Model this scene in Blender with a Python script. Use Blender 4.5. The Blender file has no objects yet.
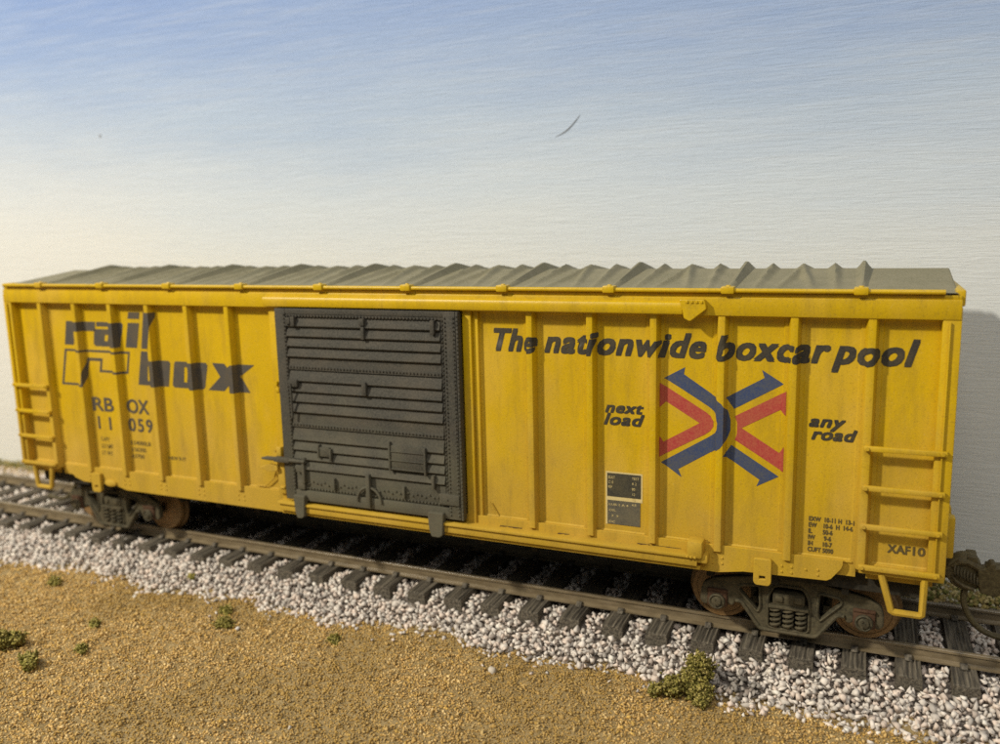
import bpy, bmesh, math, random
import numpy as np
from mathutils import Matrix, Vector, noise as mnoise
random.seed(7)
rng = np.random.default_rng(7)
# 1 Blender unit = 1 cm of the model railway
scene = bpy.context.scene
C = scene.collection
# ---------------------------------------------------------------- camera
cam_d = bpy.data.cameras.new("camera")
cam = bpy.data.objects.new("camera", cam_d)
C.objects.link(cam)
RT = Vector((0.91576109, 0.40104609, -0.02331643))
UP = Vector((-0.04601496, 0.16237703, 0.98565528))
FW = Vector((-0.39907925, 0.90155185, -0.16715269))
CAMP = Vector((8.20137, -14.55186, 6.47694))
m = Matrix((RT, UP, -FW)).transposed().to_4x4()
m.translation = CAMP
cam.matrix_world = m
cam_d.sensor_fit = 'HORIZONTAL'
cam_d.sensor_width = 36.0
cam_d.lens = 0.85096 * 36.0
cam_d.clip_start = 0.1
cam_d.clip_end = 500
cam_d.dof.use_dof = True
cam_d.dof.focus_distance = 13.0
cam_d.dof.aperture_fstop = 0.225
scene.camera = cam
# ---------------------------------------------------------------- room light
world = bpy.data.worlds.new("World")
scene.world = world
world.use_nodes = True
bg = world.node_tree.nodes['Background']
bg.inputs[0].default_value = (0.90, 0.97, 1.0, 1)
bg.inputs[1].default_value = 0.12
KEY_POS = (-28.0, -35.0, 38.0)
kd = bpy.data.lights.new("key_lamp", 'POINT')
kd.energy = 124000
kd.color = (1.0, 0.92, 0.76)
kd.shadow_soft_size = 1.9
key = bpy.data.objects.new("key_lamp", kd)
key.location = KEY_POS
C.objects.link(key)
fd = bpy.data.lights.new("ceiling_lamp", 'AREA')
fd.shape = 'DISK'
fd.size = 34
fd.energy = 10500
fd.color = (1.0, 0.95, 0.86)
fill = bpy.data.objects.new("ceiling_lamp", fd)
fill.location = (14, -34, 42)
fill.rotation_euler = (Vector((0, 0, 1)) - Vector(fill.location)).to_track_quat('-Z', 'Y').to_euler()
C.objects.link(fill)
scene.view_settings.view_transform = 'Standard'
scene.view_settings.look = 'None'
scene.view_settings.exposure = 0.0
scene.view_settings.gamma = 1.0
scene.render.engine = 'CYCLES'
scene.cycles.use_denoising = False
scene.cycles.max_bounces = 6
scene.cycles.sample_clamp_indirect = 3
scene.cycles.sample_clamp_direct = 12
# ---------------------------------------------------------------- helpers
def tag(o, label=None, cat=None, group=None, kind=None):
    if label: o['label'] = label
    if cat: o['category'] = cat
    if group: o['group'] = group
    if kind: o['kind'] = kind
    return o

def empty(name, loc=(0, 0, 0), parent=None):
    o = bpy.data.objects.new(name, None)
    o.location = loc
    o.empty_display_size = 0.2
    C.objects.link(o)
    if parent: o.parent = parent
    return o

def obj(name, mesh, mat=None, parent=None, loc=None):
    if isinstance(mesh, bmesh.types.BMesh):
        me = bpy.data.meshes.new(name)
        mesh.to_mesh(me); mesh.free(); mesh = me
    if mat is not None and len(mesh.materials) == 0: mesh.materials.append(mat)
    o = bpy.data.objects.new(name, mesh)
    C.objects.link(o)
    if loc: o.location = loc
    if parent: o.parent = parent
    return o

def smooth(me, ang=35):
    me.polygons.foreach_set('use_smooth', np.ones(len(me.polygons), dtype=bool))
    me.set_sharp_from_angle(angle=math.radians(ang))
    return me

def box(bm, x0, x1, y0, y1, z0, z1, bev=0.0):
    r = bmesh.ops.create_cube(bm, size=1)
    vs = r['verts']
    for v in vs:
        v.co = Vector(((x0 + x1) / 2 + v.co.x * (x1 - x0), (y0 + y1) / 2 + v.co.y * (y1 - y0), (z0 + z1) / 2 + v.co.z * (z1 - z0)))
    if bev > 0:
        es = list({e for v in vs for e in v.link_edges})
        bmesh.ops.bevel(bm, geom=es, offset=bev, segments=2, affect='EDGES', profile=0.5)

def boxo(name, x0, x1, y0, y1, z0, z1, mat, parent, bev=0.012, loc=None):
    bm = bmesh.new()
    box(bm, x0, x1, y0, y1, z0, z1, bev)
    o = obj(name, bm, mat, parent, loc)
    smooth(o.data)
    return o

def cyl(bm, p0, p1, r0, r1=None, seg=12):
    r1 = r0 if r1 is None else r1
    p0, p1 = Vector(p0), Vector(p1)
    d = p1 - p0
    q = d.to_track_quat('Z', 'Y')
    r = bmesh.ops.create_cone(bm, cap_ends=True, segments=seg, radius1=r0, radius2=r1, depth=d.length)
    for v in r['verts']: v.co = q @ v.co + (p0 + p1) / 2

def tube(bm, pts, r, seg=8, caps=True, flat=1.0):
    pts = [Vector(q) for q in pts]
    rr = r if isinstance(r, (list, tuple)) else [r] * len(pts)
    rings = []
    nrm = None
    for i, q in enumerate(pts):
        if i == 0: t = (pts[1] - pts[0]).normalized()
        elif i == len(pts) - 1: t = (pts[-1] - pts[-2]).normalized()
        else: t = ((pts[i + 1] - q).normalized() + (q - pts[i - 1]).normalized()).normalized()
        if nrm is None:
            a = Vector((0, 1, 0)) if abs(t.y) < 0.9 else Vector((1, 0, 0))
            nrm = (a - a.dot(t) * t).normalized()
        else:
            nrm = (nrm - nrm.dot(t) * t).normalized()
        b = t.cross(nrm)
        rings.append([bm.verts.new(q + rr[i] * (math.cos(2 * math.pi * k / seg) * nrm + flat * math.sin(2 * math.pi * k / seg) * b)) for k in range(seg)])
    for i in range(len(rings) - 1):
        for k in range(seg):
            bm.faces.new((rings[i][k], rings[i][(k + 1) % seg], rings[i + 1][(k + 1) % seg], rings[i + 1][k]))
    if caps:
        bm.faces.new(rings[0][::-1]); bm.faces.new(rings[-1])

def lathe(bm, prof, c, seg=40):
    """prof = [(y, r)], axis along Y through c"""
    rings = []
    for (y, r) in prof:
        rings.append([bm.verts.new((c[0] + r * math.cos(2 * math.pi * k / seg), c[1] + y, c[2] + r * math.sin(2 * math.pi * k / seg))) for k in range(seg)])
    for i in range(len(rings) - 1):
        for k in range(seg):
            bm.faces.new((rings[i][k], rings[i][(k + 1) % seg], rings[i + 1][(k + 1) % seg], rings[i + 1][k]))
    bm.faces.new(rings[0][::-1]); bm.faces.new(rings[-1])

def curve_plate(polys, extrude=0.0, bevel=0.0, res=2):
    """2-D outline with holes -> mesh in XZ (facing -Y)"""
    cu = bpy.data.curves.new("tmp", 'CURVE')
    cu.dimensions = '2D'; cu.fill_mode = 'BOTH'
    cu.extrude = extrude; cu.bevel_depth = bevel; cu.bevel_resolution = 1
    for pl in polys:
        s = cu.splines.new('POLY')
        s.points.add(len(pl) - 1)
        for i, (x, z) in enumerate(pl): s.points[i].co = (x, z, 0, 1)
        s.use_cyclic_u = True
    o = bpy.data.objects.new("tmp", cu)
    C.objects.link(o)
    dg = bpy.context.evaluated_depsgraph_get()
    me = bpy.data.meshes.new_from_object(o.evaluated_get(dg))
    bpy.data.objects.remove(o); bpy.data.curves.remove(cu)
    me.transform(Matrix(((1, 0, 0, 0), (0, 0, -1, 0), (0, 1, 0, 0), (0, 0, 0, 1))))
    return me

def round_poly(pl, r, n=4):
    out = []
    N = len(pl)
    for i in range(N):
        a, b, c = Vector(pl[i - 1]), Vector(pl[i]), Vector(pl[(i + 1) % N])
        d0, d1 = (a - b), (c - b)
        k = min(r, d0.length * .45, d1.length * .45)
        p0, p1 = b + d0.normalized() * k, b + d1.normalized() * k
        for j in range(n + 1):
            t = j / n
            q = p0 * (1 - t) ** 2 + b * 2 * t * (1 - t) + p1 * t * t
            out.append((q.x, q.y))
    return out
# ---------------------------------------------------------------- materials
class NT:
    def __init__(s, name):
        s.m = bpy.data.materials.new(name); s.m.use_nodes = True
        s.t = s.m.node_tree; s.n = s.t.nodes; s.l = s.t.links
        s.b = s.n['Principled BSDF']
        s.pos = s.n.new('ShaderNodeNewGeometry').outputs['Position']
    def link(s, a, b): s.l.new(a, b)
    def map(s, scale, vec=None):
        k = s.n.new('ShaderNodeMapping'); k.inputs['Scale'].default_value = scale
        s.link(vec or s.pos, k.inputs['Vector']); return k.outputs[0]
    def noise(s, scale, detail=4, rough=.55, vec=None, dist=0):
        k = s.n.new('ShaderNodeTexNoise'); k.inputs['Scale'].default_value = scale
        k.inputs['Detail'].default_value = detail; k.inputs['Roughness'].default_value = rough
        k.inputs['Distortion'].default_value = dist
        s.link(vec or s.pos, k.inputs['Vector']); return k.outputs['Fac']
    def voro(s, scale, vec=None, out='Distance'):
        k = s.n.new('ShaderNodeTexVoronoi'); k.inputs['Scale'].default_value = scale
        s.link(vec or s.pos, k.inputs['Vector']); return k.outputs[out]
    def ramp(s, fac, stops):
        k = s.n.new('ShaderNodeValToRGB'); e = k.color_ramp.elements
        while len(e) < len(stops): e.new(.5)
        for i, (p, c) in enumerate(stops):
            e[i].position = p
            e[i].color = (c, c, c, 1) if not isinstance(c, (tuple, list)) else (*c, 1)
        s.link(fac, k.inputs[0]); return k.outputs[0]
    def mix(s, f, a, b, mode='MIX'):
        k = s.n.new('ShaderNodeMix'); k.data_type = 'RGBA'; k.blend_type = mode
        for sock, v in ((k.inputs[0], f), (k.inputs[6], a), (k.inputs[7], b)):
            if hasattr(v, 'links'): s.link(v, sock)
            elif isinstance(v, (int, float)): sock.default_value = v
            else: sock.default_value = (*v, 1)
        return k.outputs[2]
    def math(s, op, a, b=0.0, clamp=False):
        k = s.n.new('ShaderNodeMath'); k.operation = op; k.use_clamp = clamp
        for i, v in enumerate((a, b)):
            if hasattr(v, 'links'): s.link(v, k.inputs[i])
            else: k.inputs[i].default_value = v
        return k.outputs[0]
    def sep(s, vec=None):
        k = s.n.new('ShaderNodeSeparateXYZ'); s.link(vec or s.pos, k.inputs[0]); return k.outputs
    def bump(s, h, strength, dist):
        k = s.n.new('ShaderNodeBump'); k.inputs['Strength'].default_value = strength
        k.inputs['Distance'].default_value = dist
        s.link(h, k.inputs['Height']); s.link(k.outputs[0], s.b.inputs['Normal']); return k
    def out(s, col, rough=.6, spec=None):
        if hasattr(col, 'links'): s.link(col, s.b.inputs['Base Color'])
        else: s.b.inputs['Base Color'].default_value = (*col, 1)
        if hasattr(rough, 'links'): s.link(rough, s.b.inputs['Roughness'])
        else: s.b.inputs['Roughness'].default_value = rough
        if spec is not None: s.b.inputs['Specular IOR Level'].default_value = spec
        return s.m

def dust_mask(t):
    """airbrushed road dust: blotches, streaks and a heavier band near the sill"""
    z = t.sep()[2]
    a = t.noise(.55, 3, .5, t.map((1, 1, .8)))
    b = t.noise(2.2, 5, .6, t.map((1, 1, .55)))
    lo = t.math('MULTIPLY', t.math('SUBTRACT', 3.2, z), .13)
    s = t.math('ADD', t.math('ADD', t.math('MULTIPLY', a, .75), t.math('MULTIPLY', b, .45)), lo)
    return t.ramp(s, [(.54, 0.0), (.84, 1.0)])

def mat_yellow():
    t = NT("boxcar_yellow_paint")
    d = dust_mask(t)
    c = t.mix(t.math('MULTIPLY', d, .62), (.61, .400, .004), (.43, .272, .052))
    blot = t.ramp(t.noise(.9, 4, .6, t.map((1, 1, .6))), [(.38, 0.0), (.66, 1.0)])
    c = t.mix(t.math('MULTIPLY', blot, .42), c, (.50, .315, .006))
    fade = t.ramp(t.noise(1.5, 3, .5, t.map((1, 1, .45))), [(.50, 0.0), (.72, 1.0)])
    c = t.mix(t.math('MULTIPLY', fade, .35), c, (.66, .43, .08))
    sp = t.ramp(t.noise(30, 4, .75), [(.36, 1.0), (.46, 0.0)])
    c = t.mix(t.math('MULTIPLY', sp, .30), c, (.20, .12, .02))
    sp2 = t.ramp(t.noise(44, 2, .7), [(.62, 0.0), (.74, 1.0)])
    c = t.mix(t.math('MULTIPLY', sp2, .25), c, (.78, .58, .20))
    grime = t.ramp(t.noise(2.6, 6, .72, t.map((1.5, 1, .28))), [(.50, 0.0), (.74, 1.0)])
    c = t.mix(t.math('MULTIPLY', grime, .42), c, (.24, .160, .030))
    nick = t.ramp(t.noise(9, 5, .8), [(.73, 0.0), (.75, 1.0)])
    c = t.mix(t.math('MULTIPLY', nick, .7), c, (.12, .05, .02))
    t.bump(t.noise(55, 3, .6), .25, .008)
    return t.out(c, t.ramp(d, [(0, .38), (1, .75)]), .4)

def mat_simple(name, col, col2, sc=30, rough=.65, bs=.25, bd=.01, spec=.3, lo=.35, hi=.65, dust=None, dk=.5):
    t = NT(name)
    f = t.ramp(t.noise(sc, 4, .65), [(lo, 0.0), (hi, 1.0)])
    c = t.mix(f, col, col2)
    if dust:
        g = t.ramp(t.noise(2.4, 5, .65), [(.42, 0.0), (.68, 1.0)])
        c = t.mix(t.math('MULTIPLY', g, dk), c, dust)
    t.bump(t.noise(sc * 1.6, 3, .6), bs, bd)
    return t.out(c, rough, spec)

M_Y = mat_yellow()
def mat_door():
    t = NT("door_dark_primer")
    f = t.ramp(t.noise(38, 4, .65), [(.35, 0.0), (.65, 1.0)])
    c = t.mix(f, (.036, .035, .030), (.086, .080, .066))
    z = t.sep()[2]
    lo = t.math('ADD', t.math('MULTIPLY', t.math('SUBTRACT', 3.4, z), .30), t.math('MULTIPLY', t.math('SUBTRACT', t.noise(1.8, 5, .6), .5), 1.2), True)
    c = t.mix(t.math('MULTIPLY', lo, .75), c, (.165, .155, .100))
    br = t.ramp(t.noise(3.0, 4, .6, t.map((.5, 1, 1))), [(.45, 0.0), (.7, 1.0)])
    c = t.mix(t.math('MULTIPLY', br, .3), c, (.13, .105, .075))
    t.bump(t.noise(60, 3, .6), .5, .012)
    return t.out(c, .8, .25)
M_DOOR = mat_door()
M_ROOF = mat_simple("galvanised_roof", (.185, .165, .088), (.26, .23, .135), 30, .62, .2, .008, .35, dust=(.30, .26, .155), dk=.55)
M_TRUCK = mat_simple("truck_grime_olive", (.036, .032, .020), (.095, .082, .048), 16, .75, .4, .01, .3, dust=(.13, .105, .06), dk=.5)
M_UNDER = mat_simple("underframe_black", (.018, .016, .012), (.04, .035, .025), 10, .85)
M_RUST = mat_simple("wheel_rust", (.13, .075, .028), (.24, .145, .055), 14, .6, .3, .01, .4, dust=(.12, .08, .035), dk=.5)
M_RIM = mat_simple("wheel_rim_rust", (.24, .13, .045), (.36, .22, .09), 18, .5, .3, .01, .5, dust=(.20, .14, .07), dk=.4)
M_JRED = mat_simple("journal_oxide_red", (.060, .028, .016), (.10, .055, .030), 20, .75)
M_COUP = mat_simple("coupler_rust_brown", (.060, .045, .018), (.125, .10, .045), 18, .6, .3, .01, .4)
M_INK = mat_simple("lettering_black", (.026, .025, .024), (.055, .048, .036), 40, .6, .2, .006, .35, dust=(.13, .10, .04), dk=.35)
M_INK2 = mat_simple("lettering_grey_blue", (.062, .058, .060), (.095, .084, .066), 40, .6, .2, .006, .35, dust=(.15, .11, .05), dk=.4)
M_SMALL = mat_simple("stencil_small", (.085, .065, .03), (.15, .11, .035), 30, .7)
M_BLUE = mat_simple("emblem_blue", (.030, .055, .16), (.075, .090, .125), 42, .6, .2, .006, .35, dust=(.13, .11, .05), dk=.28)
M_RED = mat_simple("emblem_red", (.38, .036, .040), (.44, .10, .06), 42, .6, .2, .006, .35, dust=(.40, .17, .06), dk=.25)
M_PLATE = mat_simple("data_plate_black", (.035, .033, .026), (.075, .070, .05), 45, .6, dust=(.12, .10, .05), dk=.4)
M_PLATE2 = mat_simple('data_plate_grey', (.075, .072, .058), (.13, .12, .09), 45, .6, dust=(.20, .17, .10), dk=.4)
M_CREAM = mat_simple("decal_cream", (.58, .47, .20), (.68, .56, .28), 40, .7)

def mat_rail():
    t = NT("rail_painted_brown")
    c = t.mix(t.ramp(t.noise(9, 4, .6, t.map((.3, 1, 1))), [(.3, 0.0), (.7, 1.0)]), (.14, .105, .060), (.26, .205, .125))
    t.bump(t.noise(30, 3, .6), .15, .005)
    return t.out(c, .27, .8)
M_RAIL = mat_rail()

def mat_tie():
    t = NT("tie_grained_plastic")
    g = t.noise(1, 5, .65, t.map((22, 1.3, 22)))
    c = t.mix(t.ramp(g, [(.38, 0.0), (.66, 1.0)]), (.055, .048, .038), (.21, .18, .135))
    t.bump(g, .9, .03)
    return t.out(c, .7, .3)
M_TIE = mat_tie()

def mat_attr(name, rough, stops_attr='tint', bs=.3, bd=.01, sc=30, k=.35, dark=(.2, .18, .16), spec=.12):
    t = NT(name)
    a = t.n.new('ShaderNodeAttribute'); a.attribute_name = stops_attr
    c = t.mix(t.math('MULTIPLY', t.ramp(t.noise(sc, 4, .65), [(.45, 0.0), (.7, 1.0)]), k), a.outputs['Color'], dark)
    if bs: t.bump(t.noise(sc * 1.3, 3, .6), bs, bd)
    return t.out(c, rough, spec)
M_STONE = mat_attr("ballast_stone", .85, bs=0, sc=18, k=.35, dark=(.40, .36, .32), spec=.2)
M_GRAIN = mat_attr("soil_grain", .85, sc=40, k=.3, dark=(.12, .08, .03))
M_FOAM = mat_attr("foam_foliage", .9, sc=30, k=.25, dark=(.02, .022, .006))

def mat_soil():
    t = NT("sandy_soil")
    c = t.ramp(t.noise(14, 6, .7), [(.25, (.24, .165, .07)), (.5, (.45, .33, .155)), (.75, (.62, .48, .26))])
    big = t.ramp(t.noise(.7, 4, .6), [(.35, 0.0), (.65, 1.0)])
    c = t.mix(t.math('MULTIPLY', big, .35), c, (.32, .22, .08))
    t.bump(t.noise(24, 6, .75), 1.0, .05)
    return t.out(c, .9, .2)
M_SOIL = mat_soil()

def mat_backdrop():
    t = NT("painted_sky_backdrop")
    x, y, z = t.sep()
    # hand painted gradient with soft uneven bands
    w = t.noise(.16, 3, .5, t.map((.6, 1, 1.6)))
    w2 = t.noise(.7, 5, .6, t.map((.35, 1, 2.2)))
    arch = t.math('MULTIPLY', t.math('POWER', t.math('ABSOLUTE', t.math('MULTIPLY', t.math('SUBTRACT', x, 1.0), .055)), 2.0), 1.0)
    zz = t.math('ADD', z, t.math('ADD', t.math('MULTIPLY', t.math('SUBTRACT', w, .5), 2.6), t.math('MULTIPLY', t.math('SUBTRACT', w2, .5), 1.3)))
    zz = t.math('SUBTRACT', zz, arch)
    f = t.math('DIVIDE', zz, 14.0, True)
    c = t.ramp(f, [(.0, (.68, .71, .71)), (.40, (.68, .72, .75)), (.50, (.60, .67, .76)), (.62, (.43, .53, .70)), (.75, (.29, .40, .65)), (.92, (.19, .30, .60))])
    wl = t.math('ADD', t.math('MULTIPLY', t.math('SUBTRACT', 4.0, x), .030), t.math('MULTIPLY', t.math('SUBTRACT', 6.5, z), .12), True)  # warm lamp light on the lower left wall, mixed into the colour
    c = t.mix(t.math('MULTIPLY', wl, .5), c, (.82, .78, .70))
    streak = t.noise(1, 5, .6, t.map((.5, 1, 9)))
    c = t.mix(t.math('MULTIPLY', t.ramp(streak, [(.45, 0.0), (.7, 1.0)]), .14), c, (.70, .72, .74))
    fine = t.noise(1, 4, .65, t.map((1.6, 1, 24), ), 1.0)
    cloud = t.noise(.30, 4, .55, t.map((.6, 1, 1.6)))
    h = t.math('ADD', t.math('MULTIPLY', fine, 1.0), t.math('MULTIPLY', t.noise(1, 3, .5, t.map((.5, 1, 7))), .5))
    t.bump(h, .5, .03)
    return t.out(c, .62, .35)
M_SKY = mat_backdrop()
M_HAIR = mat_simple("bristle_dark", (.28, .30, .34), (.36, .38, .40), 20)
# ---------------------------------------------------------------- terrain
def hnoise(x, y, s, seed=0.0):
    return mnoise.noise(Vector((x * s + seed, y * s - seed, seed)))

def toe_y(x):
    """front toe of the ballast"""
    base = np.interp(x, [-14, -9.5, -2.6, 2.6, 4.5, 6.2, 8.7, 14], [-2.62, -2.55, -2.42, -2.30, -2.38, -2.52, -2.62, -2.7])
    return base + .10 * math.sin(x * 1.7) + .09 * math.sin(x * 4.3 + 1) + .05 * math.sin(x * 9.1)

def soil_z(x, y):
    z = -.62 + .05 * hnoise(x, y, .5, 3) + .035 * hnoise(x, y, 1.6, 9)
    if y > 1.2: z += min(1, (y - 1.2) / .5) * .33
    return z

def ballast_z(x, y):
    if y < 0:
        t = toe_y(x)
        k = (y + 1.32) / (t + 1.32)
        z = -.315 if y > -1.32 else -.315 - .33 * min(max(k, 0), 1.15) ** .9
    else:
        z = -.315 if y < 1.8 else -.315 - .10 * min((y - 1.8) / .6, 1.2)
    return z + .018 * hnoise(x, y, 1.3, 5)

def sheet(name, fz, xs, ys, mat, kind):
    verts = [(x, y, fz(x, y)) for y in ys for x in xs]
    nx = len(xs)
    faces = [(j * nx + i, j * nx + i + 1, (j + 1) * nx + i + 1, (j + 1) * nx + i) for j in range(len(ys) - 1) for i in range(nx - 1)]
    me = bpy.data.meshes.new(name); me.from_pydata(verts, [], faces); me.update()
    me.polygons.foreach_set('use_smooth', np.ones(len(me.polygons), dtype=bool))
    o = obj(name, me, mat); tag(o, kind=kind); return o

def frange(a, b, s): return list(np.arange(a, b + 1e-6, s))
ground = sheet("ground", lambda x, y: soil_z(x, y) + (.055 * hnoise(x, y, 5, 2) + .025 * hnoise(x, y, 15, 4) if y < -2 else 0),
               frange(-26, -8, .5) + frange(-7.8, 12, .1) + frange(12.5, 24, .5), frange(-18, -8.5, .5) + frange(-8.2, -2.1, .08) + frange(-1.9, 2.9, .2), M_SOIL, 'structure')
bed = sheet("ballast_bed", lambda x, y: min(ballast_z(x, y) - .06, ballast_z(x, y)) if toe_y(x) < y < 2.5 else -1.2,
            frange(-24, 20, .2), frange(-2.9, 2.7, .08), mat_simple("ballast_bed_gap_shade", (.10, .085, .07), (.20, .17, .15), 12), 'structure')  # bed coloured dark to stand in for shade in the gaps between stones

def scatter(name, P, R, mat, tintf, nvar=10, npts=9, flat=.8):
    """P Nx3 points, R radii: irregular convex lumps joined into one mesh"""
    variants = []
    for k in range(nvar):
        bm = bmesh.new()
        pts = []
        while len(pts) < npts:
            v = rng.normal(size=3); v /= np.linalg.norm(v)
            if all(np.dot(v, q) < .72 for q in pts) or rng.random() < .02: pts.append(v)
        for q in pts:
            s = .85 + .3 * rng.random()
            bm.verts.new((q[0] * s, q[1] * s * .9, q[2] * s * flat))
        bmesh.ops.convex_hull(bm, input=bm.verts)
        bmesh.ops.delete(bm, geom=[v for v in bm.verts if not v.link_faces], context='VERTS')
        bmesh.ops.triangulate(bm, faces=bm.faces)
        bm.verts.index_update()
        V = np.array([v.co[:] for v in bm.verts]); F = np.array([[v.index for v in f.verts] for f in bm.faces])
        variants.append((V, F)); bm.free()
    VV, FF, TT, off = [], [], [], 0
    which = rng.integers(0, nvar, len(P))
    for k, (V, F) in enumerate(variants):
        idx = np.where(which == k)[0]
        n = len(idx)
        if n == 0: continue
        q = rng.normal(size=(n, 4)); q /= np.linalg.norm(q, axis=1)[:, None]
        w, x, y, z = q.T
        Rm = np.stack([1 - 2 * (y * y + z * z), 2 * (x * y - z * w), 2 * (x * z + y * w), 2 * (x * y + z * w), 1 - 2 * (x * x + z * z), 2 * (y * z - x * w),
                       2 * (x * z - y * w), 2 * (y * z + x * w), 1 - 2 * (x * x + y * y)], 1).reshape(n, 3, 3)
        sc = R[idx][:, None, None] * (1 + .32 * rng.normal(size=(n, 1, 3)).clip(-1, 1.2))
        W = np.einsum('nij,nkj->nki', Rm, V[None] * sc) + P[idx][:, None, :]
        VV.append(W.reshape(-1, 3))
        FF.append((F[None] + (off + np.arange(n) * len(V))[:, None, None]).reshape(-1, 3))
        TT.append(np.repeat(tintf(P[idx]), len(V), axis=0))
        off += n * len(V)
    V = np.concatenate(VV); F = np.concatenate(FF).astype(np.int32); T = np.concatenate(TT)
    me = bpy.data.meshes.new(name)
    me.vertices.add(len(V)); me.vertices.foreach_set('co', V.astype(np.float32).ravel())
    me.loops.add(F.size); me.loops.foreach_set('vertex_index', F.ravel())
    me.polygons.add(len(F)); me.polygons.foreach_set('loop_start', np.arange(0, F.size, 3, dtype=np.int32))
    me.polygons.foreach_set('loop_total', np.full(len(F), 3, dtype=np.int32))
    at = me.attributes.new('tint', 'FLOAT_COLOR', 'POINT')
    at.data.foreach_set('color', np.concatenate([T, np.ones((len(T), 1))], 1).astype(np.float32).ravel())
    me.update(); me.validate()
    return obj(name, me, mat)

TIE_X0, TIE_P = 5.14, .757
def jgrid(x0, x1, y0, y1, s):
    gx, gy = np.meshgrid(np.arange(x0, x1, s), np.arange(y0, y1, s * .87))
    gx = gx + (np.arange(gx.shape[0]) % 2)[:, None] * s * .5
    p = np.stack([gx.ravel(), gy.ravel()], 1)
    return p + rng.uniform(-.42, .42, p.shape) * s

def stones():
    P, R = [], []
    for layer, (s, dz) in enumerate([(.105, -.035), (.118, .018), (.21, .055)]):
        for x, y in jgrid(-24, 17, -2.85, 2.5, s):
            if x < -13 and rng.random() < .5 and layer == 0: continue
            t = toe_y(x)
            if y < t + rng.normal() * .05: continue
            if y > np.interp(x, (-8, 5), (2.3, 1.42)) + .08 * math.sin(x * 3) + rng.normal() * .06: continue
            tie_d = abs((x - TIE_X0 + TIE_P / 2) % TIE_P - TIE_P / 2)
            if tie_d < .225 and abs(y) < 1.56:
                # the grains lie over the buried tie ends now and then on the far left, never on the tops near the rails
                if not (abs(y) > 1.40 + .02 * x and x < -1 and rng.random() < .6): continue
            if layer > 0 and abs(abs(y) - .86) < .17: continue
            r = rng.uniform(.046, .080) * (1 if layer < 2 else .95)
            P.append((x, y, ballast_z(x, y) + dz + rng.normal() * .012)); R.append(r)
    # strays on the soil in front of the toe
    for _ in range(120):
        x = rng.uniform(-12, 12); d = rng.exponential(.16)
        y = toe_y(x) - d
        P.append((x, y, soil_z(x, y) + .03)); R.append(rng.uniform(.03, .055))
    return np.array(P), np.array(R)
def stone_tint(P):
    n = len(P)
    b = rng.normal(.66, .10, n).clip(.25, .84)
    t = np.stack([b * 1.09, b * .995, b * .90], 1)
    pink = rng.random(n) < .35
    t[pink] *= np.array([1.04, .96, .92])
    dk = rng.random(n) < .12
    t[dk] *= rng.uniform(.4, .8, (dk.sum(), 1))
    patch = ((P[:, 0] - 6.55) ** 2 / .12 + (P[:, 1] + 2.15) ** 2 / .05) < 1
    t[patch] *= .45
    return t.clip(.03, .88)
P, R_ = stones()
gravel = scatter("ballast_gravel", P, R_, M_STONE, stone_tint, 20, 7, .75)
tag(gravel, "pinkish white crushed stone ballast under and beside the track", "gravel", kind='stuff')

def grains():
    P, R = [], []
    def ok(x, y, mg):
        # wedge of soil the lens can see, with a margin
        return y < toe_y(x) + .1 and (x + 9.5) * (-4.85) - (y + 2.5) * 6.6 > -mg * 8 - 0 if False else y < toe_y(x) + .1
    for s, (x0, x1, y0, y1), (r0, r1) in [(.046, (-9.5, 11, -8.0, -2.1), (.015, .031)), (.24, (-10, 12, -8.4, -2.1), (.028, .046)), (.13, (-16, -9.5, -8, -2.1), (.03, .05))]:
        for x, y in jgrid(x0, x1, y0, y1, s):
            # drop what lies far outside the frame
            if x < -9.3 - (y + 2.5) * -1.36 - 2.5 and s < .1: continue
            if y < -7.6 + (x + 3.2) * .44 - .8 and x > -3 and s < .15: continue
            if y > toe_y(x) + .12: continue
            z = soil_z(x, y) + .055 * hnoise(x, y, 5, 2) + .025 * hnoise(x, y, 15, 4)
            P.append((x, y, z + rng.uniform(-.004, .012))); R.append(rng.uniform(r0, r1) * (1 if rng.random() < .93 else 1.35))
    return np.array(P), np.array(R)
def grain_tint(P):
    n = len(P)
    pal = np.array([(.40, .28, .115), (.34, .225, .080), (.24, .155, .055), (.47, .36, .18), (.17, .115, .045), (.37, .25, .075)])
    t = pal[rng.choice(6, n, p=[.32, .28, .10, .14, .03, .13])] * rng.uniform(.88, 1.12, (n, 1))
    # darker, greener patches
    f = np.array([mnoise.noise(Vector((x * .6, y * .6, 1.7))) for x, y, z in P])
    f = np.clip(f * 1.8 + .22 + .06 * np.clip((P[:, 0] + 2) * .12, 0, 1), 0, .6)[:, None]
    return (t * (1 - f) + np.array([.22, .150, .048]) * f) * np.array([1.74, 1.68, 1.60])
P, R_ = grains()
soilg = scatter("soil_grains", P, R_, M_GRAIN, grain_tint, 10, 7, .8)
tag(soilg, "loose golden brown sandy grit covering the ground in front", "grit", kind='stuff')

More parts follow.
